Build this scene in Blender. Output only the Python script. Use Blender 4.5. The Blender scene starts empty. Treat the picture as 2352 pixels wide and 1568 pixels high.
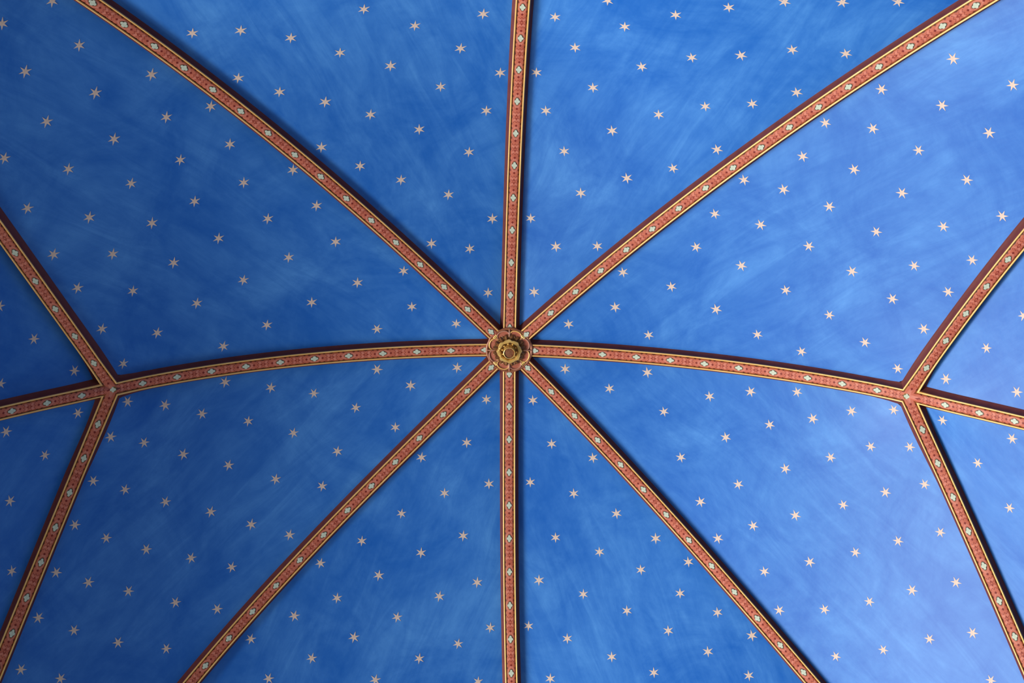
import bpy, bmesh, math, random
import numpy as np
from mathutils import Matrix, Vector

# ------------------------------------------------------------------ camera, world, lights, exposure
SC = bpy.context.scene
UNIT = 0.36                      # metres between two quatrefoils on a rib
EYE = Vector((0.0, 0.0, 1.6))    # the photographer stands on the chapel floor and looks up
TILT, ROLL = 0.30444, 0.0060856
c_, s_ = math.cos(TILT), math.sin(TILT)
rt, dn, fw = Vector((1, 0, 0)), Vector((0, c_, -s_)), Vector((0, s_, c_))
rt2 = rt * math.cos(ROLL) - dn * math.sin(ROLL)
dn2 = rt * math.sin(ROLL) + dn * math.cos(ROLL)
cd = bpy.data.cameras.new('camera')
cd.sensor_width = 36.0
cd.lens = 3500.0 / 2352.0 * 36.0
cd.clip_end = 200
cam = bpy.data.objects.new('camera', cd)
SC.collection.objects.link(cam)
M = Matrix((rt2, -dn2, -fw)).transposed().to_4x4()
M.translation = EYE
cam.matrix_world = M
SC.camera = cam

world = bpy.data.worlds.new('world')
SC.world = world
world.use_nodes = True
bg = world.node_tree.nodes['Background']
bg.inputs['Color'].default_value = (0.86, 0.93, 1.0, 1)
bg.inputs['Strength'].default_value = 0.24


def aimed_area_light(name, loc, target, sx, sy, power, col):
    ld = bpy.data.lights.new(name, 'AREA')
    ld.shape = 'RECTANGLE'
    ld.size, ld.size_y = sx, sy
    ld.energy = power
    ld.color = col
    o = bpy.data.objects.new(name, ld)
    SC.collection.objects.link(o)
    o.location = loc
    d = Vector(target) - Vector(loc)
    o.rotation_euler = d.to_track_quat('-Z', 'Y').to_euler()
    return o


# first lamp: daylight from the great windows down the side the photo's light comes from
aimed_area_light('window_daylight', (-24.5, 8.5, 0.8), (0.0, 5.0, 16.5), 14.0, 10.0, 12400, (1.0, 0.98, 0.94))
aimed_area_light('sheen_fill_low', (-12.0, 16.0, 4.0), (3.5, 4.0, 15.8), 6.0, 6.0, 1050, (1.0, 0.98, 0.95))  # added unseen fill light, puts a pale sheen on the right-hand cells

SC.view_settings.view_transform = 'Standard'
SC.view_settings.look = 'None'
SC.view_settings.gamma = 1.0
SC.view_settings.exposure = 0.0
SC.view_settings.use_curve_mapping = False

random.seed(4)

# ------------------------------------------------------------------ GEOM BEGIN
# Vault set out in rib units: x to the photo's right, y to the photo's bottom, z up; eye at the origin.
BOSS = np.array([-0.0017798, 0.3200629, 1.0]) * 42.741909
# azimuth, slope at the start, curvature, its change, azimuth drift and its change, arc length of the first quatrefoil, spacing
RIBS = {
    'UL': (-2.32889, 0.06969, 0.04080, -0.00025, 0.00157, -0.00023, 1.78430, 0.99527),
    'UR': (-0.77898, 0.05321, 0.04247, -0.00030, 0.00282, -0.00010, 1.69009, 0.99685),
    'T': (-1.55728, -0.02825, 0.05014, 0.00080, 0.00172, 0.00019, 1.67760, 1.00314),
    'B': (-4.71562, 0.01924, 0.04349, -0.00018, 0.00091, -0.00043, 1.74759, 1.00533),
    'L': (-3.15433, -0.01142, 0.05284, 0.00053, 0.00207, -0.00012, 1.72056, 1.00062),
    'R': (0.02613, 0.00366, 0.04746, 0.00030, -0.00105, 0.00000, 1.74372, 0.99832),
    'LL': (-3.93590, 0.05742, 0.03472, 0.00056, 0.00996, -0.00065, 1.76080, 1.00147),
    'LR': (-5.49641, 0.03065, 0.03956, -0.00040, 0.00342, -0.00030, 1.77810, 1.00362),
    'LU': (-1.96283, 0.33399, 0.02221, -0.00001, 0.00808, 0.00018, 0.99900, 0.99791),
    'LO': (-3.09087, 0.71525, 0.03117, 0.00007, -0.00317, -0.00005, 0.91510, 1.00177),
    'LD': (-4.30506, 0.31180, 0.02654, 0.00018, -0.00638, 0.00012, 1.02224, 0.99507),
    'RU': (-1.18144, 0.26952, 0.04072, 0.00008, -0.00217, -0.00009, 1.04399, 1.00206),
    'RO': (-0.03748, 0.73807, 0.01456, -0.00000, -0.00243, -0.00002, 1.14843, 0.99725),
    'RD': (-5.16907, 0.33321, 0.03329, 0.00006, 0.00761, 0.00009, 1.00360, 0.99631),
}
NODE_S = {'L': 11.5881, 'R': 11.5743}
LENGTH = {'UL': 22, 'UR': 23, 'T': 17, 'B': 14.5, 'L': NODE_S['L'], 'R': NODE_S['R'], 'LL': 17, 'LR': 17,
          'LU': 13, 'LO': 9.5, 'LD': 14, 'RU': 13, 'RO': 9.5, 'RD': 14}
# side ribs lean outwards with the dome they carry (radians)
LEAN = {'LD': -0.36, 'RD': 0.34, 'LU': 0.10, 'RU': -0.10}
DS = 0.05


def _integrate(name, start):
    az, a0, k, k2, dr, dr2 = RIBS[name][:6]
    s = np.arange(0, LENGTH[name] + 1.0, DS)
    A = a0 + k * s + k2 * s * s
    Z = az + dr * s + dr2 * s * s
    T = np.stack([np.cos(A) * np.cos(Z), np.cos(A) * np.sin(Z), -np.sin(A)], -1)
    P = np.concatenate([np.zeros((1, 3)), np.cumsum((T[1:] + T[:-1]) / 2 * DS, 0)]) + start
    S = np.stack([-np.sin(Z), np.cos(Z), 0 * Z], -1)
    U = np.cross(T, S)
    t = LEAN.get(name, 0.0) * np.clip(s / 2.5, 0, 1)
    t = t[:, None]
    S2 = S * np.cos(t) + U * np.sin(t)
    U2 = U * np.cos(t) - S * np.sin(t)
    return s, P, T, S2, U2


CURVE = {}
for n_ in RIBS:
    if len(n_) == 1 or n_ in ('UL', 'UR', 'LL', 'LR'):
        CURVE[n_] = _integrate(n_, BOSS)


def frame(name, s):
    s = np.atleast_1d(np.asarray(s, float))
    g, P, T, S, U = CURVE[name]
    f = lambda a: np.stack([np.interp(s, g, a[:, j]) for j in range(3)], -1)
    return f(P), f(T), f(S), f(U)


for n_ in ('LU', 'LO', 'LD'):
    CURVE[n_] = _integrate(n_, frame('L', NODE_S['L'])[0][0])
for n_ in ('RU', 'RO', 'RD'):
    CURVE[n_] = _integrate(n_, frame('R', NODE_S['R'])[0][0])

# mitres where ribs meet: each side of a rib end knows its neighbour
JOINTS = [[(n_, 'start') for n_ in ('UL', 'UR', 'T', 'B', 'L', 'R', 'LL', 'LR')],
          [('L', 'end'), ('LU', 'start'), ('LO', 'start'), ('LD', 'start')],
          [('R', 'end'), ('RU', 'start'), ('RO', 'start'), ('RD', 'start')]]
MITRE = {}
for joint in JOINTS:
    out = []
    for n_, e_ in joint:
        s0 = 0.0 if e_ == 'start' else NODE_S[n_]
        T_ = frame(n_, s0)[1][0] * (1 if e_ == 'start' else -1)
        out.append((math.atan2(T_[1], T_[0]) % (2 * math.pi), n_, e_))
    out.sort()
    for i_ in range(len(out)):
        a_, b_ = out[i_], out[(i_ + 1) % len(out)]
        d_ = (b_[0] - a_[0]) % (2 * math.pi)
        sa = 1 if a_[2] == 'start' else -1
        sb = -1 if b_[2] == 'start' else 1
        MITRE[(a_[1], a_[2], sa)] = (d_, b_[1], b_[2], sb)
        MITRE[(b_[1], b_[2], sb)] = (d_, a_[1], a_[2], sa)


def _mitre_s(name, end, o):
    if abs(o) < 1e-6:
        return 0.0 if end == 'start' else NODE_S[name]
    d = MITRE[(name, end, 1 if o > 0 else -1)][0]
    s0 = 0.0 if end == 'start' else NODE_S[name]
    T = frame(name, s0)[1][0]
    step = abs(o) / math.tan(d / 2) / math.hypot(T[0], T[1])
    return s0 + step if end == 'start' else s0 - step


def _raw(name, s, o, h):
    P, T, S, U = frame(name, s)
    return P + S * o + U * h


INNER = 0.145


def _mitre_fix(name, end, o, h):
    d, nb, ne, ns = MITRE[(name, end, 1 if o > 0 else -1)]
    other = _raw(nb, _mitre_s(nb, ne, ns * abs(o)), ns * abs(o), h)[0]
    return (other - _raw(name, _mitre_s(name, end, o), o, h)[0]) / 2


def joint_centre(name, end, h):
    """common middle point of all ribs that meet at a joint"""
    joint = next(j for j in JOINTS if (name, end) in j)
    acc = np.zeros(3)
    for n, e in joint:
        acc += _raw(n, 0.0 if e == 'start' else NODE_S[n], 0.0, h)[0]
        acc += (_mitre_fix(n, e, INNER, h) + _mitre_fix(n, e, -INNER, h)) / 2
    return acc / len(joint)


def rib_line(name, o, h, n):
    """points of the line at lateral offset o and height h along a rib, mitred at its ends; and their arc lengths"""
    s0 = _mitre_s(name, 'start', o)
    s1 = _mitre_s(name, 'end', o) if name in NODE_S else LENGTH[name]
    s = np.linspace(s0, s1, n)
    pts = _raw(name, s, o, h)
    for end, se in (('start', s0), ('end', s1)):
        if end == 'end' and name not in NODE_S:
            continue
        if abs(o) < INNER:
            t = abs(o) / INNER
            mid = joint_centre(name, end, h) - _raw(name, 0.0 if end == 'start' else NODE_S[name], 0.0, h)[0]
            fix = mid * (1 - t) + _mitre_fix(name, end, INNER if o >= 0 else -INNER, h) * t
        else:
            fix = _mitre_fix(name, end, o, h)
        w = np.clip(1 - np.abs(s - se) / 1.2, 0, 1) ** 2
        pts = pts + fix[None] * w[:, None]
    return pts, s


EDGE_O, EDGE_H = 0.240, 0.203    # the webs run in behind the side mouldings
# each vault cell: first bounding line, second bounding line (rib, side)
CELLS = {
    'lower_right': ([('R', 1), ('RD', 1)], [('LR', -1)]),
    'bottom_right': ([('LR', 1)], [('B', -1)]),
    'bottom_left': ([('B', 1)], [('LL', -1)]),
    'lower_left': ([('LL', 1)], [('L', -1), ('LD', -1)]),
    'left': ([('L', 1), ('LU', 1)], [('UL', -1)]),
    'top_left': ([('UL', 1)], [('T', -1)]),
    'top_right': ([('T', 1)], [('UR', -1)]),
    'right': ([('UR', 1)], [('R', -1), ('RU', -1)]),
    'outer_left_low': ([('LD', 1)], [('LO', -1)]),
    'outer_left_high': ([('LO', 1)], [('LU', -1)]),
    'outer_right_high': ([('RU', 1)], [('RO', -1)]),
    'outer_right_low': ([('RO', 1)], [('RD', -1)]),
}


def _boundary(parts):
    out = []
    for n, side in parts:
        p, s = rib_line(n, side * EDGE_O, EDGE_H, 90)
        out.append(p if not out else p[1:])
    return np.concatenate(out)


def _resample(p, m):
    d = np.concatenate([[0], np.cumsum(np.hypot(*(p[1:, :2] - p[:-1, :2]).T))])
    t = np.linspace(0, d[-1], m)
    return np.stack([np.interp(t, d, p[:, j]) for j in range(3)], -1)


def _phi(r2):
    return 0.5 * r2 * np.log(r2 + 1e-12)


class Web:
    """smooth stretched surface of one cell, spanning between its ribs"""

    def __init__(self, key):
        a, b = CELLS[key]
        self.a, self.b = _boundary(a), _boundary(b)
        q = np.concatenate([_resample(self.a, 46), _resample(self.b, 46)[1:]])
        self.c = q[:, :2].mean(0)
        self.k = q[:, :2] - self.c
        n = len(q)
        r2 = ((self.k[:, None] - self.k[None]) ** 2).sum(-1)
        A = np.zeros((n + 3, n + 3))
        A[:n, :n] = _phi(r2) + np.eye(n) * 1e-5
        A[:n, n] = 1
        A[:n, n + 1:] = self.k
        A[n:, :n] = A[:n, n:].T
        self.w = np.linalg.solve(A, np.concatenate([q[:, 2], np.zeros(3)]))

    def z(self, xy):
        xy = np.atleast_2d(xy) - self.c
        r2 = ((xy[:, None] - self.k[None]) ** 2).sum(-1)
        n = len(self.k)
        return _phi(r2) @ self.w[:n] + self.w[n] + xy @ self.w[n + 1:]

    def normal(self, xy):
        e = 1e-3
        xy = np.asarray(xy, float)
        zx = (self.z(xy + [e, 0]) - self.z(xy - [e, 0]))[0] / (2 * e)
        zy = (self.z(xy + [0, e]) - self.z(xy - [0, e]))[0] / (2 * e)
        v = np.array([zx, zy, -1.0])      # points down into the room
        return v / np.linalg.norm(v)


WEBS = {k_: Web(k_) for k_ in CELLS}
# ------------------------------------------------------------------ GEOM END


def W(p):
    return (p[0] * UNIT + EYE.x, p[1] * UNIT + EYE.y, p[2] * UNIT + EYE.z)


COL = SC.collection


# ------------------------------------------------------------------ materials
class X:
    """tiny expression helper over shader math nodes"""
    nt = None

    def __init__(self, sock):
        self.s = sock

    @staticmethod
    def op(kind, *a):
        n = X.nt.nodes.new('ShaderNodeMath')
        n.operation = kind
        for i, v in enumerate(a):
            if isinstance(v, X):
                X.nt.links.new(v.s, n.inputs[i])
            else:
                n.inputs[i].default_value = v
        return X(n.outputs[0])

    def __add__(self, o): return X.op('ADD', self, o)
    def __radd__(self, o): return X.op('ADD', self, o)
    def __sub__(self, o): return X.op('SUBTRACT', self, o)
    def __rsub__(self, o): return X.op('SUBTRACT', o, self)
    def __mul__(self, o): return X.op('MULTIPLY', self, o)
    def __rmul__(self, o): return X.op('MULTIPLY', self, o)
    def __truediv__(self, o): return X.op('DIVIDE', self, o)
    def abs(self): return X.op('ABSOLUTE', self)


def soft_less(e, lim, w):
    """1 where e < lim, with a soft edge"""
    n = X.nt.nodes.new('ShaderNodeMapRange')
    n.interpolation_type = 'SMOOTHSTEP'
    X.nt.links.new(e.s, n.inputs['Value'])
    n.inputs['From Min'].default_value = lim - w
    n.inputs['From Max'].default_value = lim + w
    n.inputs['To Min'].default_value = 1
    n.inputs['To Max'].default_value = 0
    return X(n.outputs['Result'])


def new_mat(name, rough=0.6, spec=0.4, metal=0.0):
    m = bpy.data.materials.new(name)
    m.use_nodes = True
    b = m.node_tree.nodes['Principled BSDF']
    b.inputs['Roughness'].default_value = rough
    b.inputs['Specular IOR Level'].default_value = spec
    b.inputs['Metallic'].default_value = metal
    X.nt = m.node_tree
    return m, b


def noise(vec, scale, detail=4, rough=0.55, dist=0.0):
    n = X.nt.nodes.new('ShaderNodeTexNoise')
    n.inputs['Scale'].default_value = scale
    n.inputs['Detail'].default_value = detail
    n.inputs['Roughness'].default_value = rough
    n.inputs['Distortion'].default_value = dist
    if vec is not None:
        X.nt.links.new(vec, n.inputs['Vector'])
    return X(n.outputs['Fac'])


def mixc(fac, a, b):
    n = X.nt.nodes.new('ShaderNodeMix')
    n.data_type = 'RGBA'
    if isinstance(fac, X):
        X.nt.links.new(fac.s, n.inputs[0])
    else:
        n.inputs[0].default_value = fac
    for i, v in ((6, a), (7, b)):
        if isinstance(v, tuple):
            n.inputs[i].default_value = (*v, 1)
        else:
            X.nt.links.new(v, n.inputs[i])
    return n.outputs[2]


def mapping(vec, scale, rot=0.0):
    n = X.nt.nodes.new('ShaderNodeMapping')
    n.inputs['Scale'].default_value = scale
    n.inputs['Rotation'].default_value = (0, 0, rot)
    X.nt.links.new(vec, n.inputs['Vector'])
    return n.outputs['Vector']


def srgb(r, g, b):
    f = lambda v: (v / 255 / 12.92) if v / 255 <= 0.04045 else ((v / 255 + 0.055) / 1.055) ** 2.4
    return (f(r), f(g), f(b))


def ramp01(e, lo, hi):
    n = X.nt.nodes.new('ShaderNodeMapRange')
    X.nt.links.new(e.s, n.inputs['Value'])
    n.inputs['From Min'].default_value = lo
    n.inputs['From Max'].default_value = hi
    return X(n.outputs['Result'])


# blue distemper: deep blue with paler brushed patches that run out from the boss
def blue_paint():
    m, b = new_mat('blue_paint', 0.46, 0.36)
    tc = X.nt.nodes.new('ShaderNodeTexCoord')
    obj, uv = tc.outputs['Object'], tc.outputs['UV']
    cloud = noise(obj, 1.0, 6, 0.66, 0.7)
    fine = noise(obj, 4.5, 5, 0.65)
    streak = noise(mapping(uv, (0.55, 2.6, 1)), 1.5, 7, 0.66, 1.3)
    f1 = ramp01(cloud, 0.36, 0.72)
    f2 = ramp01(streak, 0.40, 0.78)
    fac = f1 * 0.45 + f1 * f2 * 0.55 + f2 * 0.18 + ramp01(fine, 0.35, 0.75) * 0.16
    col = mixc(fac, (0.003, 0.114, 0.48), (0.078, 0.284, 0.69))
    X.nt.links.new(col, b.inputs['Base Color'])
    bump = X.nt.nodes.new('ShaderNodeBump')
    bump.inputs['Strength'].default_value = 0.12
    bump.inputs['Distance'].default_value = 0.01
    X.nt.links.new(noise(obj, 9.0, 5).s, bump.inputs['Height'])
    X.nt.links.new(bump.outputs['Normal'], b.inputs['Normal'])
    return m


# painted soffit of the ribs: salmon ground, oval frames for the quatrefoils, buds, chevrons and scrolls in dark red
def band_paint():
    m, b = new_mat('painted_band', 0.55, 0.35)
    tc = X.nt.nodes.new('ShaderNodeTexCoord')
    sep = X.nt.nodes.new('ShaderNodeSeparateXYZ')
    X.nt.links.new(tc.outputs['UV'], sep.inputs[0])
    u, v = X(sep.outputs[0]), X(sep.outputs[1])
    x = (X.op('FRACT', u + 100.5) - 0.5).abs()
    y = (v - 0.5).abs() * 0.29                       # lateral distance in rib units, 0 .. 0.145
    n1 = noise(tc.outputs['Object'], 14.0, 4)
    col = mixc(ramp01(n1, 0.3, 0.7), (0.46, 0.100, 0.056), (0.59, 0.158, 0.090))
    red, dark = (0.20, 0.014, 0.008), (0.070, 0.012, 0.008)
    # pale band round the oval
    e = x / 0.150 + X.op('POWER', y / 0.094, 2.0)
    col = mixc(soft_less((e - 1.30).abs(), 0.20, 0.08) * 0.5, col, (0.66, 0.26, 0.19))
    # scrolls: a hooked stroke on either side of each lozenge and a paler leaf inside it
    lf = (x - 0.405).abs() / 0.060 + (y - 0.055).abs() / 0.045
    col = mixc(soft_less(lf, 1.0, 0.25) * 0.4, col, (0.72, 0.28, 0.20))
    sc = (x - 0.352 + X.op('COSINE', y * 74.0) * 0.020).abs()
    col = mixc(soft_less(sc, 0.010, 0.006) * soft_less(y, 0.098, 0.01) * 0.85, col, red)
    sc2 = (x - 0.450 + X.op('COSINE', y * 62.0) * 0.016).abs()
    col = mixc(soft_less(sc2, 0.009, 0.006) * soft_less((y - 0.070).abs(), 0.028, 0.01) * 0.65, col, red)
    # bud
    col = mixc(soft_less((x - 0.235).abs() / 0.042 + y / 0.038, 1.0, 0.25), col, red)
    # lozenge of two chevrons
    lz = (x - 0.5).abs() / 0.066 + y / 0.036
    col = mixc(soft_less((lz - 1.0).abs(), 0.30, 0.14) * soft_less((0.5 - x) * -1.0, -0.008, 0.006), col, red)
    # orange brown fillet along both edges with dark teeth biting into the pattern
    col = mixc(soft_less(0.145 - y, 0.036, 0.004), col, (0.34, 0.095, 0.026))
    t1 = (x - 0.5).abs() / 0.072 + (0.122 - y).abs() / 0.026
    t2 = (x - 0.285).abs() / 0.040 + (0.120 - y).abs() / 0.026
    t3 = (x - 0.150).abs() / 0.046 + (0.116 - y).abs() / 0.030
    for t in (t1, t2, t3):
        col = mixc(soft_less(t, 1.0, 0.25) * 0.8, col, dark)
    # oval ground behind the quatrefoil
    e2 = x / 0.130 + X.op('POWER', y / 0.087, 2.0)
    col = mixc(soft_less(e2, 1.0, 0.08), col, (0.085, 0.055, 0.028))
    X.nt.links.new(col, b.inputs['Base Color'])
    return m


def plain(name, a, bcol, scale=12.0, rough=0.6, spec=0.4, metal=0.0, bump=0.0):
    m, b = new_mat(name, rough, spec, metal)
    tc = X.nt.nodes.new('ShaderNodeTexCoord')
    f = ramp01(noise(tc.outputs['Object'], scale, 5), 0.3, 0.7)
    X.nt.links.new(mixc(f, a, bcol), b.inputs['Base Color'])
    if bump:
        bn = X.nt.nodes.new('ShaderNodeBump')
        bn.inputs['Strength'].default_value = bump
        bn.inputs['Distance'].default_value = 0.01
        X.nt.links.new(noise(tc.outputs['Object'], scale * 2, 4).s, bn.inputs['Height'])
        X.nt.links.new(bn.outputs['Normal'], b.inputs['Normal'])
    return m


MT = {
    'blue': blue_paint(),
    'band': band_paint(),
    'maroon': plain('maroon_stone', (0.120, 0.026, 0.022), (0.160, 0.036, 0.030), 10, 0.6, 0.3),
    'gold': plain('gold_leaf', (0.92, 0.50, 0.13), (1.0, 0.60, 0.20), 8, 0.40, 0.5, 0.2),
    'star': plain('star_gold_pale', (0.66, 0.48, 0.38), (0.76, 0.58, 0.47), 30, 0.6, 0.3),
    'mint': plain('pale_green_paint', (0.50, 0.56, 0.42), (0.62, 0.66, 0.52), 40, 0.6, 0.3),
    'copper': plain('copper_brown_paint', (0.25, 0.075, 0.030), (0.36, 0.125, 0.055), 14, 0.42, 0.5, 0.15),
    'coral': plain('coral_paint', (0.40, 0.105, 0.058), (0.50, 0.150, 0.085), 10, 0.5, 0.4),
    'bossgold': plain('boss_gold', (0.78, 0.46, 0.11), (0.90, 0.60, 0.20), 14, 0.32, 0.5, 0.45),
    'bronze': plain('dark_gilt', (0.16, 0.060, 0.022), (0.34, 0.16, 0.055), 26, 0.35, 0.5, 0.4),
    'olive': plain('olive_recess', (0.17, 0.085, 0.018), (0.26, 0.14, 0.03), 20, 0.5, 0.4),
    'pinkroll': plain('pink_brown_roll', (0.42, 0.17, 0.10), (0.52, 0.24, 0.15), 14, 0.4, 0.5),
    'core': plain('brown_core', (0.15, 0.045, 0.018), (0.30, 0.11, 0.045), 60, 0.6, 0.3, 0.0, 0.5),
}


# ------------------------------------------------------------------ mesh helpers
def mesh_obj(name, verts, faces, mat, parent=None, uvs=None, smooth=False):
    me = bpy.data.meshes.new(name)
    me.from_pydata([tuple(map(float, v)) for v in verts], [], faces)
    me.materials.append(mat)
    if uvs is not None:
        lay = me.uv_layers.new(name='UVMap')
        idx = np.empty(len(me.loops), dtype=np.int32)
        me.loops.foreach_get('vertex_index', idx)
        lay.data.foreach_set('uv', np.asarray(uvs, dtype=np.float32)[idx].ravel())
    if smooth:
        me.polygons.foreach_set('use_smooth', [True] * len(me.polygons))
    me.update()
    o = bpy.data.objects.new(name, me)
    COL.objects.link(o)
    if parent is not None:
        o.parent = parent
        o.matrix_parent_inverse = Matrix()
    return o


def empty(name, loc=(0, 0, 0)):
    o = bpy.data.objects.new(name, None)
    COL.objects.link(o)
    o.location = loc
    return o


def tag(o, label=None, cat=None, group=None, kind=None):
    if label: o['label'] = label
    if cat: o['category'] = cat
    if group: o['group'] = group
    if kind: o['kind'] = kind
    return o


# ------------------------------------------------------------------ the vault cells
CELL_LABEL = {
    'lower_right': 'blue starred vault cell below the right ridge rib, between ridge and lower right diagonal rib',
    'bottom_right': 'blue starred vault cell between the bottom rib and the lower right diagonal rib',
    'bottom_left': 'blue starred vault cell between the bottom rib and the lower left diagonal rib',
    'lower_left': 'blue starred vault cell below the left ridge rib, beside the lower left diagonal rib',
    'left': 'darkest blue starred vault cell above the left ridge rib, below the upper left diagonal',
    'top_left': 'blue starred vault cell between the upper left diagonal rib and the top rib',
    'top_right': 'blue starred vault cell between the top rib and the upper right diagonal rib',
    'right': 'palest blue starred vault cell above the right ridge rib, below the upper right diagonal',
    'outer_left_low': 'small blue corner cell at the left edge, below the outer left ridge rib',
    'outer_left_high': 'small blue corner cell at the left edge, above the outer left ridge rib',
    'outer_right_high': 'small blue corner cell at the right edge, above the outer right ridge rib',
    'outer_right_low': 'small bright blue corner cell at the right edge, below the outer right ridge rib',
}
CELL_OBJ = {}
MROW, NCOL = 64, 26
for key, web in WEBS.items():
    a, b = _resample(web.a, MROW), _resample(web.b, MROW)
    vs, uv, fs = [], [], []
    axis = (a[-1, :2] + b[-1, :2]) / 2 - (a[0, :2] + b[0, :2]) / 2
    axis = axis / np.linalg.norm(axis)
    perp = np.array([-axis[1], axis[0]])
    for i in range(MROW):
        w = np.linspace(0, 1, NCOL)[:, None]
        xy = a[i, :2] * (1 - w) + b[i, :2] * w
        z = web.z(xy)
        z[0], z[-1] = a[i, 2], b[i, 2]
        for j in range(NCOL):
            vs.append(W((xy[j, 0], xy[j, 1], z[j])))
            q = (xy[j] - BOSS[:2]) * UNIT
            uv.append((float(q @ axis), float(q @ perp)))       # metres along and across the cell
    for i in range(MROW - 1):
        for j in range(NCOL - 1):
            q = i * NCOL + j
            fs.append((q, q + 1, q + NCOL + 1, q + NCOL))
    # plaster shell: back face and rim on vertices of their own
    n0 = len(vs)
    up = 0.10
    back = [(x, y, z + up) for x, y, z in vs]
    allv, allf = list(vs) + back, [f[::-1] for f in fs] + [tuple(n0 + q for q in f) for f in fs]
    loop = [j for j in range(NCOL)] + [i * NCOL + NCOL - 1 for i in range(1, MROW)] + \
           [(MROW - 1) * NCOL + j for j in range(NCOL - 2, -1, -1)] + [i * NCOL for i in range(MROW - 2, 0, -1)]
    r0 = len(allv)
    allv += [vs[q] for q in loop] + [back[q] for q in loop]
    m = len(loop)
    allf += [(r0 + i, r0 + (i + 1) % m, r0 + m + (i + 1) % m, r0 + m + i) for i in range(m)]
    uv = uv + uv + [uv[q] for q in loop] * 2
    o = mesh_obj('ceiling', allv, allf, MT['blue'], None, uv, True)
    if o.data.polygons[len(fs) // 2].normal.z > 0:
        o.data.flip_normals()
    tag(o, CELL_LABEL[key], 'ceiling', None, 'structure')
    CELL_OBJ[key] = o

# ------------------------------------------------------------------ ribs
PI = math.pi
BODY = [(0.145, 0.022), (0.181, 0.012), (0.190, 0.030), (0.204, 0.085), (0.228, 0.140), (0.262, 0.185), (0.290, 0.210),
        (0.302, 0.260)]
BODY = [(-o, h) for o, h in BODY[::-1]] + BODY
BAND = [(-0.146, 0.030), (-0.112, 0.002), (-0.095, -0.008), (-0.05, -0.012), (0.0, -0.014), (0.05, -0.012), (0.095, -0.008), (0.112, 0.002), (0.146, 0.030)]


def sweep(name, prof, closed, n, mat, obj_name, parent, base, s_first, spacing, cap=True, smooth=True, vfun=None):
    lines = [rib_line(name, o, h, n) for o, h in prof]
    m = len(prof)
    vs, uv = [], []
    for i in range(n):
        for j, (pts, s) in enumerate(lines):
            p = Vector(W(pts[i])) - base
            vs.append(p)
            u = (s[i] - s_first) / spacing
            if name in NODE_S:                       # the painted run stops short of the rib crossing
                u = min(u, 9.82)
            elif s_first < 1.4:
                u = max(u, -0.82)
            uv.append((u, vfun(prof[j][0]) if vfun else 0.0))
    fs = []
    mm = m if closed else m - 1
    for i in range(n - 1):
        for j in range(mm):
            k = (j + 1) % m
            fs.append((i * m + j, i * m + k, (i + 1) * m + k, (i + 1) * m + j))
    if closed and cap:
        fs.append(tuple(range(m))[::-1])
        fs.append(tuple((n - 1) * m + j for j in range(m)))
    o = mesh_obj(obj_name, vs, fs, mat, parent, uv, smooth)
    bm = bmesh.new()
    bm.from_mesh(o.data)
    if closed:
        bmesh.ops.recalc_face_normals(bm, faces=bm.faces)
    else:
        if sum(f.normal.z for f in bm.faces) > 0:
            bmesh.ops.reverse_faces(bm, faces=bm.faces)
    bm.to_mesh(o.data)
    bm.free()
    if smooth:
        o.data.set_sharp_from_angle(angle=math.radians(40))
    return o


def quatrefoil_mesh():
    """four lobes, longer along the rib; local x along the rib, z down into the room"""
    n = 32
    lob = [(0.064, 0.0, 0.047, 0.038), (-0.064, 0.0, 0.047, 0.038), (0.0, 0.043, 0.043, 0.037), (0.0, -0.043, 0.043, 0.037),
           (0.0, 0.0, 0.055, 0.046)]
    ring = []
    for i in range(n):
        a = 2 * PI * i / n
        best = 0.0
        for cx, cy, rx, ry in lob:
            dx, dy = math.cos(a), math.sin(a)
            A = (dx / rx) ** 2 + (dy / ry) ** 2
            B = -2 * (dx * cx / rx ** 2 + dy * cy / ry ** 2)
            C = (cx / rx) ** 2 + (cy / ry) ** 2 - 1
            D = B * B - 4 * A * C
            if D >= 0:
                best = max(best, (-B + math.sqrt(D)) / (2 * A))
        ring.append((best * math.cos(a), best * math.sin(a)))
    vs = [(x * UNIT, y * UNIT, -0.004 * UNIT) for x, y in ring] + [(x * 0.94 * UNIT, y * 0.94 * UNIT, 0.014 * UNIT) for x, y in ring]
    fs = [(i, (i + 1) % n, n + (i + 1) % n, n + i) for i in range(n)] + [tuple(range(n, 2 * n))]
    me = bpy.data.meshes.new('quatrefoil')
    me.from_pydata(vs, [], fs)
    me.materials.append(MT['mint'])
    return me


QF = quatrefoil_mesh()


def basis(x, z, loc):
    """matrix with local x along x, local z along z"""
    z = Vector(z).normalized()
    x = (Vector(x) - z * Vector(x).dot(z)).normalized()
    y = z.cross(x)
    m = Matrix((x, y, z)).transposed().to_4x4()
    m.translation = loc
    return m


RIB_LABEL = {
    'UL': 'painted red and gold diagonal rib from the boss to the upper left corner',
    'UR': 'painted red and gold diagonal rib from the boss to the upper right corner',
    'T': 'painted red and gold rib running from the boss straight to the top edge',
    'B': 'painted red and gold rib running from the boss straight to the bottom edge',
    'L': 'painted red and gold ridge rib between the boss and the left rib crossing',
    'R': 'painted red and gold ridge rib between the boss and the right rib crossing',
    'LL': 'painted red and gold diagonal rib from the boss to the bottom edge at left',
    'LR': 'painted red and gold diagonal rib from the boss to the bottom edge at right',
    'LU': 'painted rib rising from the left rib crossing to the left edge',
    'LO': 'short painted ridge rib from the left rib crossing out to the left edge',
    'LD': 'painted rib descending from the left rib crossing to the lower left corner',
    'RU': 'painted rib rising from the right rib crossing to the right edge',
    'RO': 'short painted ridge rib from the right rib crossing out to the right edge',
    'RD': 'painted rib descending from the right rib crossing to the lower right corner',
}
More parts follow.
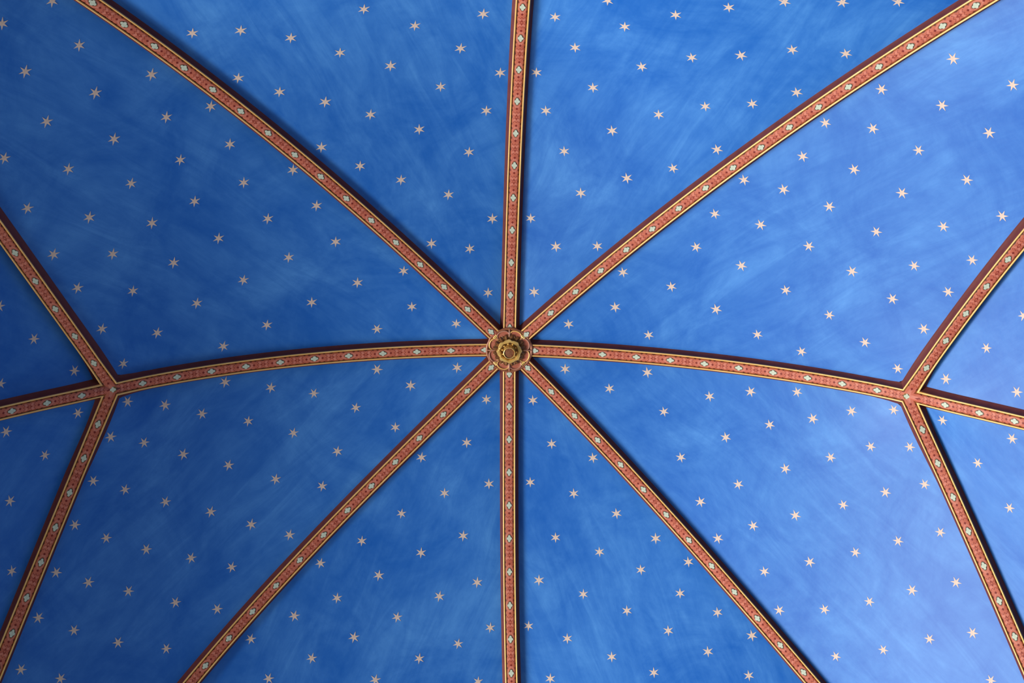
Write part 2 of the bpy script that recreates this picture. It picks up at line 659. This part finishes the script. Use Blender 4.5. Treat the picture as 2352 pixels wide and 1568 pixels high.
for name in RIBS:
    s_first, spacing = RIBS[name][6], RIBS[name][7]
    base = Vector(W(frame(name, 0.0)[0][0]))
    root = empty('vault_rib', base)
    tag(root, RIB_LABEL[name], 'rib', 'painted ribs of the vault')
    n = int(LENGTH[name] * 5) + 2
    sweep(name, BODY, True, n, MT['maroon'], 'side_moulding', root, base, s_first, spacing)
    sweep(name, BAND, False, n, MT['band'], 'painted_band', root, base, s_first, spacing, vfun=lambda o: 0.5 + o / 0.29, smooth=False)
    for sgn in (-1, 1):
        prof = [(sgn * 0.165 + 0.024 * math.cos(2 * PI * k / 10), 0.006 + 0.024 * math.sin(2 * PI * k / 10)) for k in range(10)]
        sweep(name, prof, True, n, MT['gold'], 'gold_fillet', root, base, s_first, spacing)
    k = 0
    while True:
        s = s_first + spacing * k
        if s > LENGTH[name] - 0.3:
            break
        P, T, S, U = frame(name, s)
        o = bpy.data.objects.new('quatrefoil', QF)
        COL.objects.link(o)
        o.parent = root
        loc = Vector(W(P[0] + U[0] * -0.013)) - base
        o.matrix_local = basis(Vector(T[0]), -Vector(U[0]), loc)
        k += 1
    if len(name) == 1 or name in ('UL', 'UR', 'LL', 'LR'):       # half hidden one that peeps out under the boss
        P, T, S, U = frame(name, s_first - spacing)
        o = bpy.data.objects.new('quatrefoil', QF)
        COL.objects.link(o)
        o.parent = root
        o.matrix_local = basis(Vector(T[0]), -Vector(U[0]), Vector(W(P[0] + U[0] * -0.013)) - base)

# quatrefoil discs where the side ribs cross
for side, lab in (('L', 'pale quatrefoil disc on the left rib crossing'), ('R', 'pale quatrefoil disc on the right rib crossing')):
    P, T, S, U = frame(side, NODE_S[side])
    ups = sum((frame(n, 0.0)[3][0] for n in (side + 'U', side + 'O', side + 'D')), U[0])
    U = [ups / np.linalg.norm(ups)]
    base = Vector(W(joint_centre(side, 'end', -0.014)))
    root = empty('crossing_disc', base)
    tag(root, lab, 'ornament', 'discs on the rib crossings')
    nrm = -Vector(U[0])
    n = 20
    vs = [(0.10 * UNIT * math.cos(2 * PI * i / n), 0.10 * UNIT * math.sin(2 * PI * i / n), z * UNIT) for z in (-0.05, 0.008) for i in range(n)]
    fs = [(i, (i + 1) % n, n + (i + 1) % n, n + i) for i in range(n)] + [tuple(range(n, 2 * n))]
    d = mesh_obj('disc', vs, fs, MT['olive'], root)
    d.matrix_local = basis(Vector(T[0]), nrm, (0, 0, 0))
    o = bpy.data.objects.new('quatrefoil', QF)
    COL.objects.link(o)
    o.parent = root
    o.matrix_local = basis(Vector(T[0]), nrm, nrm * 0.008 * UNIT) @ Matrix.Diagonal((0.76, 1.02, 1, 1))

# ------------------------------------------------------------------ stars painted in relief on the cells
# cell: (x, y in plan, direction of one point in plan, size)
STARS = {
    'left': [
        (-10.931, 3.187, -0.23, 0.96), (-11.947, 3.654, -0.22, 0.94), (-10.561, 4.298, -0.28, 0.94), (-11.704, 4.843, -0.08, 1.00), (-9.138, 5.155, -0.14, 1.02),
        (-10.393, 5.519, -0.10, 1.02), (-11.476, 6.140, -0.03, 0.99), (-7.880, 6.098, -0.22, 0.97), (-8.934, 6.304, -0.24, 0.98), (-10.148, 6.762, -0.16, 1.01),
        (-12.429, 6.959, -0.00, 0.96), (-11.205, 7.430, -0.17, 0.97), (-7.516, 7.170, -0.37, 0.98), (-8.734, 7.491, -0.23, 0.94), (-9.915, 8.002, -0.08, 0.95),
        (-5.991, 8.016, -0.36, 1.01), (-7.264, 8.278, -0.38, 0.98), (-8.506, 8.684, -0.28, 0.97), (-12.167, 8.334, 0.03, 0.98), (-10.927, 8.795, -0.17, 1.02),
        (-9.561, 9.167, -0.28, 1.02), (-5.440, 9.098, -0.37, 1.00), (-6.737, 9.380, -0.31, 0.99), (-8.020, 9.820, -0.29, 1.00), (-4.982, 10.212, -0.44, 0.99),
        (-11.797, 9.674, -0.07, 1.02), (-10.531, 9.895, -0.18, 0.99), (-9.166, 10.378, -0.21, 1.02), (-6.271, 10.586, -0.35, 0.97), (-11.399, 10.701, -0.04, 1.00),
        (-7.497, 11.142, -0.18, 0.99), (-10.190, 11.030, -0.22, 0.96), (-8.720, 11.667, -0.20, 1.01), (-5.732, 12.022, -0.43, 1.01), (-10.983, 11.972, -0.11, 0.98),
        (-6.983, 12.599, -0.28, 1.00), (-9.748, 12.376, -0.10, 1.02), (-8.166, 13.100, -0.13, 1.02), (-10.607, 13.106, -0.11, 0.97), (-3.127, 11.207, -0.36, 0.97),
        (-4.439, 11.507, -0.42, 1.02), (-2.919, 12.336, -0.53, 0.96), (-1.638, 12.911, -0.44, 0.95), (-3.940, 12.997, -0.00, 1.00), (-13.052, 5.647, 0.03, 1.01),
        (-12.372, 2.531, -0.22, 1.00), (-12.839, 1.753, -0.05, 1.04),
    ],
    'top_left': [
        (-8.044, 4.118, -0.33, 0.96), (-6.884, 4.078, -0.37, 0.99), (-5.695, 4.305, -0.38, 0.98), (-7.126, 5.357, -0.29, 0.98), (-6.142, 5.778, -0.36, 0.99),
        (-4.513, 4.738, -0.46, 0.95), (-5.005, 6.101, -0.33, 1.03), (-5.206, 7.397, -0.40, 1.00), (-3.812, 3.576, -0.44, 0.96), (-2.563, 4.044, -0.44, 0.96),
        (-0.797, 3.749, -0.45, 1.04), (-3.250, 5.135, -0.48, 1.03), (-1.404, 4.688, -0.41, 1.01), (-3.852, 6.502, -0.39, 0.99), (-1.961, 5.759, -0.51, 0.94),
        (-0.360, 5.388, -0.51, 1.00), (-2.572, 6.975, -0.53, 0.99), (-0.741, 6.476, -0.49, 1.00), (-4.210, 7.987, -0.43, 0.97), (-3.118, 8.445, -0.45, 0.97),
        (-1.230, 7.683, -0.41, 0.97), (-1.817, 8.940, -0.40, 0.99), (-0.581, 9.709, -0.52, 1.03), (-2.319, 10.395, -0.51, 1.01), (-1.231, 10.601, -0.58, 0.97),
        (-0.707, 11.972, -0.47, 0.96), (-5.948, 1.888, -0.28, 0.99), (-0.362, 2.084, -0.52, 0.95), (-7.133, 1.859, -0.37, 1.04), (-1.823, 1.904, -0.40, 0.94),
        (-4.000, 1.542, -0.33, 1.01), (-8.819, 2.548, -0.32, 0.95),
    ],
    'top_right': [
        (2.388, 3.338, -0.57, 0.99), (1.068, 3.818, -0.57, 0.94), (2.864, 4.026, -0.59, 0.96), (4.108, 3.666, -0.68, 0.97), (1.617, 4.642, -0.64, 0.97),
        (0.611, 5.368, -0.54, 0.96), (3.377, 5.114, -0.78, 0.96), (0.890, 6.464, -0.62, 0.99), (2.135, 5.755, -0.62, 0.98), (3.915, 6.453, -0.64, 0.96),
        (2.703, 6.978, -0.70, 1.02), (1.419, 7.636, -0.58, 0.96), (4.403, 7.994, -0.82, 0.95), (3.170, 8.357, -0.75, 1.03), (1.912, 8.864, -0.59, 1.02),
        (0.514, 9.692, -0.54, 0.94), (5.374, 3.426, -0.76, 0.97), (6.672, 3.237, -0.89, 0.98), (8.015, 3.205, -1.01, 1.01), (9.273, 3.152, -0.94, 0.96),
        (4.629, 4.807, -0.81, 0.95), (5.845, 4.695, -0.91, 1.02), (7.073, 4.490, -0.83, 0.97), (8.366, 4.541, -0.90, 0.98), (5.106, 6.157, -0.73, 0.94),
        (6.294, 6.024, -0.79, 0.96), (7.358, 5.652, -0.86, 0.99), (5.525, 7.382, -0.86, 1.01), (1.247, 10.520, -0.64, 1.03), (2.424, 10.446, -0.64, 0.98),
        (0.639, 11.938, -0.56, 1.02), (7.089, 1.405, -0.98, 1.03), (10.738, 1.878, -1.18, 0.95), (8.810, 1.577, -0.92, 1.02), (4.357, 1.809, -0.83, 0.99),
    ],
    'right': [
        (10.726, 4.508, -1.15, 1.03), (11.977, 5.021, -1.22, 0.98), (9.334, 5.430, -0.98, 0.98), (10.682, 5.710, -1.06, 0.99), (8.159, 6.443, -0.83, 0.95),
        (9.272, 6.486, -0.92, 1.00), (11.737, 6.290, -1.21, 1.01), (7.714, 7.417, -0.83, 0.99), (10.357, 6.950, -1.07, 0.95), (8.978, 7.651, -0.89, 1.00),
        (6.301, 8.218, -0.78, 1.00), (7.330, 8.400, -0.82, 1.03), (11.489, 7.593, -1.09, 0.98), (10.150, 8.160, -1.04, 1.03), (8.504, 8.762, -1.01, 1.02),
        (5.612, 9.271, -0.83, 0.95), (12.347, 8.433, -1.13, 0.99), (6.833, 9.482, -0.94, 1.01), (11.177, 8.943, -1.05, 0.98), (5.172, 10.300, -0.86, 0.99),
        (6.426, 10.753, -0.90, 1.03), (8.115, 9.970, -0.97, 1.00), (9.698, 9.331, -1.03, 0.97), (9.245, 10.560, -0.92, 1.03), (7.646, 11.354, -0.82, 0.97),
        (5.836, 12.154, -0.83, 1.04), (10.675, 10.153, -1.01, 0.96), (11.909, 9.752, -1.18, 0.97), (11.511, 10.744, -1.08, 0.98), (10.283, 11.192, -0.96, 1.03),
        (8.815, 11.938, -0.99, 0.94), (7.007, 12.807, -0.80, 0.95), (11.085, 11.908, -1.04, 1.03), (8.204, 13.163, -0.87, 0.96), (9.764, 12.597, -0.99, 0.99),
        (10.601, 13.193, -1.13, 0.99), (3.178, 11.210, -0.76, 0.99), (2.993, 12.305, -0.67, 1.03), (1.657, 12.901, -0.65, 0.99), (4.557, 11.563, -0.75, 0.98),
        (3.988, 13.123, -0.72, 0.95), (12.574, 3.331, -1.17, 1.02), (12.950, 5.671, -1.20, 0.96),
    ],
    'outer_left_high': [
        (-12.484, 11.936, 0.14, 0.98), (-11.731, 13.066, 0.15, 0.98), (-13.066, 10.852, 0.05, 1.01), (-13.212, 12.921, 0.03, 0.95), (-13.712, 9.088, 0.06, 0.96),
    ],
    'outer_left_low': [
        (-11.736, 14.274, 0.10, 1.00), (-13.203, 14.257, 0.06, 1.01), (-12.492, 15.209, 0.01, 0.94), (-13.248, 16.175, 0.26, 0.99), (-13.323, 18.123, 0.39, 0.95),
        (-14.359, 20.335, 0.45, 1.00), (-14.849, 21.170, 0.56, 0.95),
    ],
    'lower_left': [
        (-10.585, 14.230, 0.01, 1.01), (-9.709, 14.550, -0.12, 1.04), (-8.178, 14.180, -0.23, 1.03), (-6.965, 14.520, -0.28, 0.99), (-5.778, 14.823, -0.03, 0.95),
        (-8.794, 14.986, -0.07, 1.01), (-7.595, 15.410, -0.29, 0.94), (-6.369, 15.929, -0.22, 0.97), (-11.010, 15.110, 0.00, 1.02), (-10.237, 15.477, -0.01, 0.97),
        (-9.292, 16.041, -0.12, 1.04), (-5.136, 16.609, -0.29, 1.00), (-11.468, 16.246, 0.08, 0.98), (-10.736, 16.689, -0.13, 0.96), (-8.139, 16.596, -0.15, 1.01),
        (-9.768, 17.289, -0.09, 1.00), (-6.882, 17.219, -0.26, 1.01), (-5.581, 17.599, -0.27, 0.98), (-11.919, 17.337, 0.05, 0.99), (-8.629, 17.847, -0.15, 1.03),
        (-11.209, 17.912, 0.03, 0.98), (-7.564, 18.430, -0.26, 1.04), (-10.264, 18.504, 0.02, 1.01), (-6.515, 18.914, -0.20, 1.01), (-12.365, 18.491, 0.17, 0.99),
        (-9.153, 19.049, -0.11, 1.01), (-11.642, 19.000, -0.04, 1.02), (-8.101, 19.558, -0.16, 0.99), (-10.709, 19.538, 0.11, 1.00), (-9.561, 20.195, -0.06, 1.01),
        (-12.772, 19.560, 0.19, 1.00), (-8.486, 20.657, -0.02, 1.01), (-11.979, 20.174, 0.02, 0.98), (-10.962, 20.854, 0.01, 1.01), (-9.788, 21.398, 0.03, 0.95),
        (-13.148, 20.764, 0.11, 0.98), (-12.274, 21.326, 0.20, 0.98), (-3.968, 14.253, 0.06, 1.04), (-2.995, 14.783, -0.44, 1.04), (-1.621, 14.285, -0.42, 0.99),
        (-4.596, 15.356, -0.27, 0.96), (-3.450, 16.017, -0.48, 0.95), (-13.419, 22.402, 0.17, 0.99), (-11.137, 23.133, 0.02, 1.04),
    ],
    'bottom_left': [
        (-5.637, 19.834, -0.23, 0.97), (-5.147, 20.844, -0.39, 0.97), (-6.362, 21.197, -0.19, 1.03), (-7.568, 21.645, -0.21, 0.97), (-5.837, 22.363, -0.26, 0.98),
        (-7.034, 22.726, -0.18, 1.00), (-2.684, 16.961, -0.37, 1.00), (-0.668, 17.835, -0.56, 1.00), (-1.997, 18.057, -0.49, 0.97), (-3.277, 18.595, -0.33, 0.94),
        (-4.441, 19.310, -0.43, 0.95), (-1.433, 19.338, -0.42, 1.01), (-2.691, 19.765, -0.44, 1.00), (-3.936, 20.322, -0.34, 1.02), (-1.006, 20.701, -0.43, 1.02),
        (-2.137, 21.031, -0.32, 1.01), (-3.383, 21.519, -0.28, 0.98), (-0.604, 21.993, -0.42, 0.96), (-4.635, 21.946, -0.29, 1.03), (-1.565, 22.375, -0.31, 0.96),
        (-2.711, 22.684, -0.43, 0.98), (-3.990, 23.121, -0.28, 1.03), (-0.956, 23.432, -0.44, 0.96), (-0.755, 15.267, -0.52, 0.96), (-1.337, 16.566, -0.52, 1.00),
        (-9.232, 23.732, -0.12, 0.95), (-4.130, 24.414, -0.34, 0.96), (-7.649, 24.188, -0.19, 0.98), (-2.852, 25.143, -0.36, 0.95), (-5.577, 24.107, -0.14, 0.99),
    ],
    'bottom_right': [
        (2.445, 16.978, -0.69, 0.99), (0.576, 17.780, -0.56, 0.96), (1.885, 18.071, -0.61, 0.98), (3.165, 18.601, -0.70, 1.01), (1.348, 19.391, -0.57, 0.95),
        (4.333, 19.253, -0.60, 1.04), (2.669, 19.744, -0.63, 0.96), (3.902, 20.180, -0.69, 0.96), (0.858, 20.646, -0.54, 1.03), (2.194, 20.976, -0.53, 0.95),
        (5.059, 20.758, -0.60, 0.96), (3.493, 21.357, -0.60, 0.97), (0.551, 21.947, -0.50, 0.94), (4.713, 21.816, -0.65, 0.98), (1.717, 22.238, -0.61, 0.97),
        (3.041, 22.648, -0.61, 0.97), (4.285, 22.970, -0.67, 0.96), (1.211, 23.349, -0.54, 0.98), (5.298, 19.857, -0.68, 0.99), (6.150, 21.196, -0.70, 0.97),
        (7.137, 21.729, -0.77, 1.04), (5.866, 22.281, -0.68, 1.00), (7.037, 22.800, -0.74, 0.97), (0.634, 15.292, -0.59, 0.99), (1.206, 16.604, -0.58, 0.98),
        (9.433, 24.253, -0.76, 0.96), (1.654, 24.602, -0.51, 0.96), (4.612, 24.469, -0.64, 0.96), (6.277, 24.628, -0.71, 1.03),
    ],
    'lower_right': [
        (5.020, 16.758, -0.78, 0.97), (9.110, 16.127, -0.98, 0.97), (7.935, 16.684, -0.84, 1.00), (6.666, 17.356, -0.83, 0.98), (5.615, 18.031, -0.82, 1.03),
        (11.429, 16.320, -1.00, 0.96), (10.513, 16.798, -0.97, 1.01), (9.480, 17.420, -0.96, 0.96), (8.245, 17.994, -0.86, 1.03), (7.110, 18.517, -0.90, 1.00),
        (6.138, 19.063, -0.85, 1.02), (11.838, 17.533, -1.01, 0.95), (10.865, 18.083, -1.01, 0.98), (9.831, 18.699, -0.98, 0.97), (8.665, 19.269, -0.89, 1.02),
        (7.459, 19.818, -0.80, 0.98), (12.229, 18.771, -1.02, 0.99), (11.234, 19.345, -1.05, 1.04), (10.217, 19.997, -1.01, 0.95), (9.091, 20.553, -0.92, 0.99),
        (7.894, 20.883, -0.91, 1.01), (12.619, 19.975, -1.14, 1.03), (11.669, 20.538, -1.01, 0.96), (10.596, 21.255, -1.07, 0.96), (9.423, 21.840, -1.02, 0.95),
        (13.023, 21.042, -1.11, 0.95), (5.785, 14.842, -0.71, 0.97), (6.915, 14.564, -0.86, 1.01), (8.165, 14.395, -0.84, 0.95), (7.470, 15.465, -0.82, 0.96),
        (6.274, 16.007, -0.75, 0.99), (8.607, 15.098, -0.89, 1.03), (9.585, 14.694, -0.88, 0.99), (10.601, 14.415, -1.01, 0.95), (10.098, 15.589, -0.95, 0.95),
        (11.028, 15.356, -1.09, 0.97), (1.579, 14.305, -0.53, 0.99), (3.989, 14.285, -0.70, 1.03), (2.897, 14.843, -0.69, 0.96), (4.497, 15.427, -0.78, 0.94),
        (10.742, 23.407, -1.07, 0.94), (12.039, 23.048, -1.15, 0.96), (13.151, 22.311, -1.16, 1.02),
    ],
    'outer_right_high': [
        (12.511, 12.133, -1.17, 0.95), (13.150, 11.039, -1.17, 0.95), (11.737, 13.243, -1.10, 1.04), (13.179, 13.093, -1.16, 1.01), (14.114, 9.647, -1.28, 0.95),
        (14.213, 12.315, -1.21, 0.97),
    ],
    'outer_right_low': [
        (11.745, 14.426, -1.21, 0.98), (13.187, 14.390, -1.17, 0.99), (12.568, 15.353, -1.13, 0.95), (13.286, 16.322, -1.15, 0.94), (14.948, 19.069, -1.23, 0.99),
        (14.759, 17.471, -1.24, 1.00), (14.698, 16.090, -1.18, 1.02), (14.612, 14.722, -1.27, 0.94),
    ],
}


def star_mesh():
    ro, ri, th = 0.172 * UNIT, 0.056 * UNIT, 0.006 * UNIT
    ring = [((ro if i % 2 == 0 else ri) * math.cos(PI * i / 6), (ro if i % 2 == 0 else ri) * math.sin(PI * i / 6)) for i in range(12)]
    vs = [(x, y, -0.004 * UNIT) for x, y in ring] + [(x, y, th) for x, y in ring] + [(0, 0, th * 1.2)]
    fs = [(i, (i + 1) % 12, 12 + (i + 1) % 12, 12 + i) for i in range(12)] + [(12 + i, 12 + (i + 1) % 12, 24) for i in range(12)]
    me = bpy.data.meshes.new('star')
    me.from_pydata(vs, [], fs)
    me.materials.append(MT['star'])
    return me


SM = star_mesh()
for key, lst in STARS.items():
    web = WEBS[key]
    for (x, y, a, sc) in lst:
        nrm = Vector(web.normal((x, y)))
        z = web.z((x, y))[0]
        o = bpy.data.objects.new('star', SM)
        COL.objects.link(o)
        o.parent = CELL_OBJ[key]
        m = basis(Vector((math.cos(a), math.sin(a), 0.0)), nrm, Vector(W((x, y, z))))
        o.matrix_local = m @ Matrix.Diagonal((sc, sc, 1, 1))

# ------------------------------------------------------------------ the central boss
def lathe_bm(prof, n, rfun=None, a0=0.0):
    """prof: list of (r, z); returns verts, faces (open at both ends unless r == 0)"""
    vs, fs = [], []
    for r, z in prof:
        for i in range(n):
            a = a0 + 2 * PI * i / n
            k = rfun(a, r) if rfun else r
            vs.append((k * math.cos(a) * UNIT, k * math.sin(a) * UNIT, z * UNIT))
    for j in range(len(prof) - 1):
        for i in range(n):
            k = (i + 1) % n
            fs.append((j * n + i, (j + 1) * n + i, (j + 1) * n + k, j * n + k))
    return vs, fs


def finish(o, smooth=True, angle=40):
    bm = bmesh.new()
    bm.from_mesh(o.data)
    bmesh.ops.remove_doubles(bm, verts=bm.verts, dist=1e-6)
    bmesh.ops.recalc_face_normals(bm, faces=bm.faces)
    bm.to_mesh(o.data)
    bm.free()
    if smooth:
        o.data.polygons.foreach_set('use_smooth', [True] * len(o.data.polygons))
        o.data.set_sharp_from_angle(angle=math.radians(angle))
    return o


def tube_vf(path, rad, n=8):
    """tube along points (rib units), radius may be a list"""
    vs, fs = [], []
    m = len(path)
    for i, p in enumerate(path):
        p = Vector(p)
        t = (Vector(path[min(i + 1, m - 1)]) - Vector(path[max(i - 1, 0)])).normalized()
        a = t.cross(Vector((0, 0, 1)))
        a = a.normalized() if a.length > 1e-4 else Vector((1, 0, 0))
        b = t.cross(a)
        r = rad[i] if isinstance(rad, (list, tuple)) else rad
        for k in range(n):
            q = p + (a * math.cos(2 * PI * k / n) + b * math.sin(2 * PI * k / n)) * r
            vs.append(tuple(q * UNIT))
    for i in range(m - 1):
        for k in range(n):
            k2 = (k + 1) % n
            fs.append((i * n + k, i * n + k2, (i + 1) * n + k2, (i + 1) * n + k))
    fs.append(tuple(range(n))[::-1])
    fs.append(tuple((m - 1) * n + k for k in range(n)))
    return vs, fs


boss = empty('ceiling_boss', W(BOSS))
tag(boss, 'carved copper and gold flower boss where the eight painted ribs meet', 'boss')
SC8 = lambda a, r: r * (1 + 0.022 * abs(math.cos(4 * a)) ** 0.6 - 0.018)
# base disc with rolled rim and a shallow dish
v, f = lathe_bm([(0.02, 0.12), (0.66, 0.12), (0.675, 0.02), (0.695, -0.020), (0.690, -0.050), (0.660, -0.066), (0.625, -0.058),
                 (0.600, -0.030), (0.50, -0.026), (0.36, -0.050), (0.02, -0.06)], 64, SC8)
finish(mesh_obj('base_disc', v, f, MT['copper'], boss))
for k in range(8):
    a = PI / 8 + k * PI / 4
    ca, sa = math.cos(a), math.sin(a)
    # coral petal: shallow bowl, wider than long
    n = 20
    ring = []
    prof = [(1.0, -0.066), (0.92, -0.052), (0.7, -0.046), (0.4, -0.050), (0.05, -0.054)]
    vs, fs = [], []
    for q, z in prof:
        for i in range(n):
            t = 2 * PI * i / n
            lr, lt = 0.470 + 0.140 * q * math.cos(t), 0.172 * q * math.sin(t) * (1.0 + 0.10 * math.cos(t))
            vs.append(((lr * ca - lt * sa) * UNIT, (lr * sa + lt * ca) * UNIT, z * UNIT))
    for j in range(len(prof) - 1):
        for i in range(n):
            i2 = (i + 1) % n
            fs.append((j * n + i, j * n + i2, (j + 1) * n + i2, (j + 1) * n + i))
    fs.append(tuple((len(prof) - 1) * n + i for i in range(n)))
    p = finish(mesh_obj('petal', vs, fs, MT['coral'], boss))
    path = []
    for i in range(15):
        t = -2.0 + 4.0 * i / 14
        lr, lt = 0.472 + 0.146 * math.cos(t), 0.178 * math.sin(t) * (1.0 + 0.10 * math.cos(t))
        path.append((lr * ca - lt * sa, lr * sa + lt * ca, -0.066))
    rad = [0.008 + 0.012 * math.sin(PI * i / 14) for i in range(15)]
    vs, fs = tube_vf(path, rad)
    finish(mesh_obj('petal_rim', vs, fs, MT['pinkroll'] if k % 2 else MT['gold'], p))
for k in range(4):
    a = k * PI / 2
    vs, fs = tube_vf([(r * math.cos(a), r * math.sin(a), -0.060 - 0.02 * math.sin(PI * (r - 0.36) / 0.30)) for r in np.linspace(0.36, 0.66, 8)],
                     [0.014, 0.018, 0.021, 0.022, 0.022, 0.021, 0.018, 0.012])
    finish(mesh_obj('stem', vs, fs, MT['pinkroll'], boss))
    a += PI / 4
    for d in (-0.045, 0.0, 0.045):
        vs, fs = tube_vf([((0.575 + t) * math.cos(a) - d * math.sin(a), (0.575 + t) * math.sin(a) + d * math.cos(a), -0.062) for t in np.linspace(-0.05, 0.05, 7)],
                         [0.008, 0.017, 0.022, 0.024, 0.022, 0.017, 0.008])
        finish(mesh_obj('bead', vs, fs, MT['bossgold'], boss))
# carved leaves curling out under the gilt ring
for k in range(16):
    a = (k + 0.5) * PI / 8
    ca, sa = math.cos(a), math.sin(a)
    vs, fs = [], []
    rows = [(0.26, 0.055, -0.085, 0.0), (0.34, 0.075, -0.105, 0.014), (0.41, 0.080, -0.120, 0.020), (0.465, 0.060, -0.112, 0.018), (0.485, 0.030, -0.088, 0.01)]
    cols = 7
    for r, hw, z, dome in rows:
        for j in range(cols):
            t = -1 + 2 * j / (cols - 1)
            zz = z - dome * math.cos(t * 3 * PI / 2) - 0.03 * abs(t) * -1
            lt = hw * t
            vs.append(((r * ca - lt * sa) * UNIT, (r * sa + lt * ca) * UNIT, zz * UNIT))
    nn = len(vs)
    vs += [(x, y, z + 0.035 * UNIT) for x, y, z in vs]
    for i in range(len(rows) - 1):
        for j in range(cols - 1):
            q = i * cols + j
            fs.append((q, q + 1, q + cols + 1, q + cols))
            fs.append((nn + q, nn + q + cols, nn + q + cols + 1, nn + q + 1))
    for i in range(len(rows) - 1):
        for j in (0, cols - 1):
            q = i * cols + j
            fs.append((q, q + cols, nn + q + cols, nn + q))
    for j in range(cols - 1):
        for i in (0, len(rows) - 1):
            q = i * cols + j
            fs.append((q, nn + q, nn + q + 1, q + 1))
    finish(mesh_obj('leaf', vs, fs, MT['bronze'], boss))
# gilt ring: eight hollowed sides outside, octagon inside
OCT = lambda a, r: r * math.cos(PI / 8) / math.cos(((a + PI / 8) % (PI / 4)) - PI / 8) * 1.03
SCAL = lambda a, r: r * (1.0 + 0.085 * (abs(math.cos(4 * a + 0.35)) ** 1.6) - 0.03 + 0.018 * math.cos(16 * a))


def ring_r(a, r):
    return SCAL(a, r) if r > 0.315 else OCT(a + 0.30, r)


v, f = lathe_bm([(0.320, -0.090), (0.335, -0.120), (0.352, -0.160), (0.350, -0.182), (0.335, -0.194), (0.318, -0.190), (0.305, -0.198), (0.292, -0.196),
                 (0.286, -0.180), (0.272, -0.182), (0.264, -0.165), (0.258, -0.090)], 96, ring_r)
finish(mesh_obj('gilt_ring', v, f, MT['bossgold'], boss), True, 30)
v, f = lathe_bm([(0.30, -0.092), (0.16, -0.105), (0.02, -0.105)], 32)
finish(mesh_obj('recess', v, f, MT['olive'], boss))
for k in range(10):
    a = 2 * PI * k / 10 + 0.15
    vs, fs = tube_vf([(0.214 * math.cos(a) + t * math.cos(a), 0.214 * math.sin(a) + t * math.sin(a), -0.135) for t in np.linspace(-0.03, 0.03, 7)],
                     [0.004, 0.021, 0.029, 0.031, 0.029, 0.021, 0.004])
    finish(mesh_obj('pearl', vs, fs, MT['bossgold'], boss))
v, f = lathe_bm([(0.185, -0.09), (0.160, -0.16), (0.150, -0.26), (0.160, -0.325), (0.172, -0.345), (0.172, -0.365), (0.158, -0.372), (0.148, -0.362),
                 (0.146, -0.330)], 40)
finish(mesh_obj('pendant_cup', v, f, MT['bossgold'], boss))
v, f = lathe_bm([(0.150, -0.330), (0.135, -0.340), (0.09, -0.345), (0.045, -0.350), (0.0, -0.352)], 32,
                lambda a, r: r * (1 + 0.03 * math.cos(9 * a + r * 60)))
finish(mesh_obj('seed_head', v, f, MT['core'], boss))
bpy.context.view_layer.update()
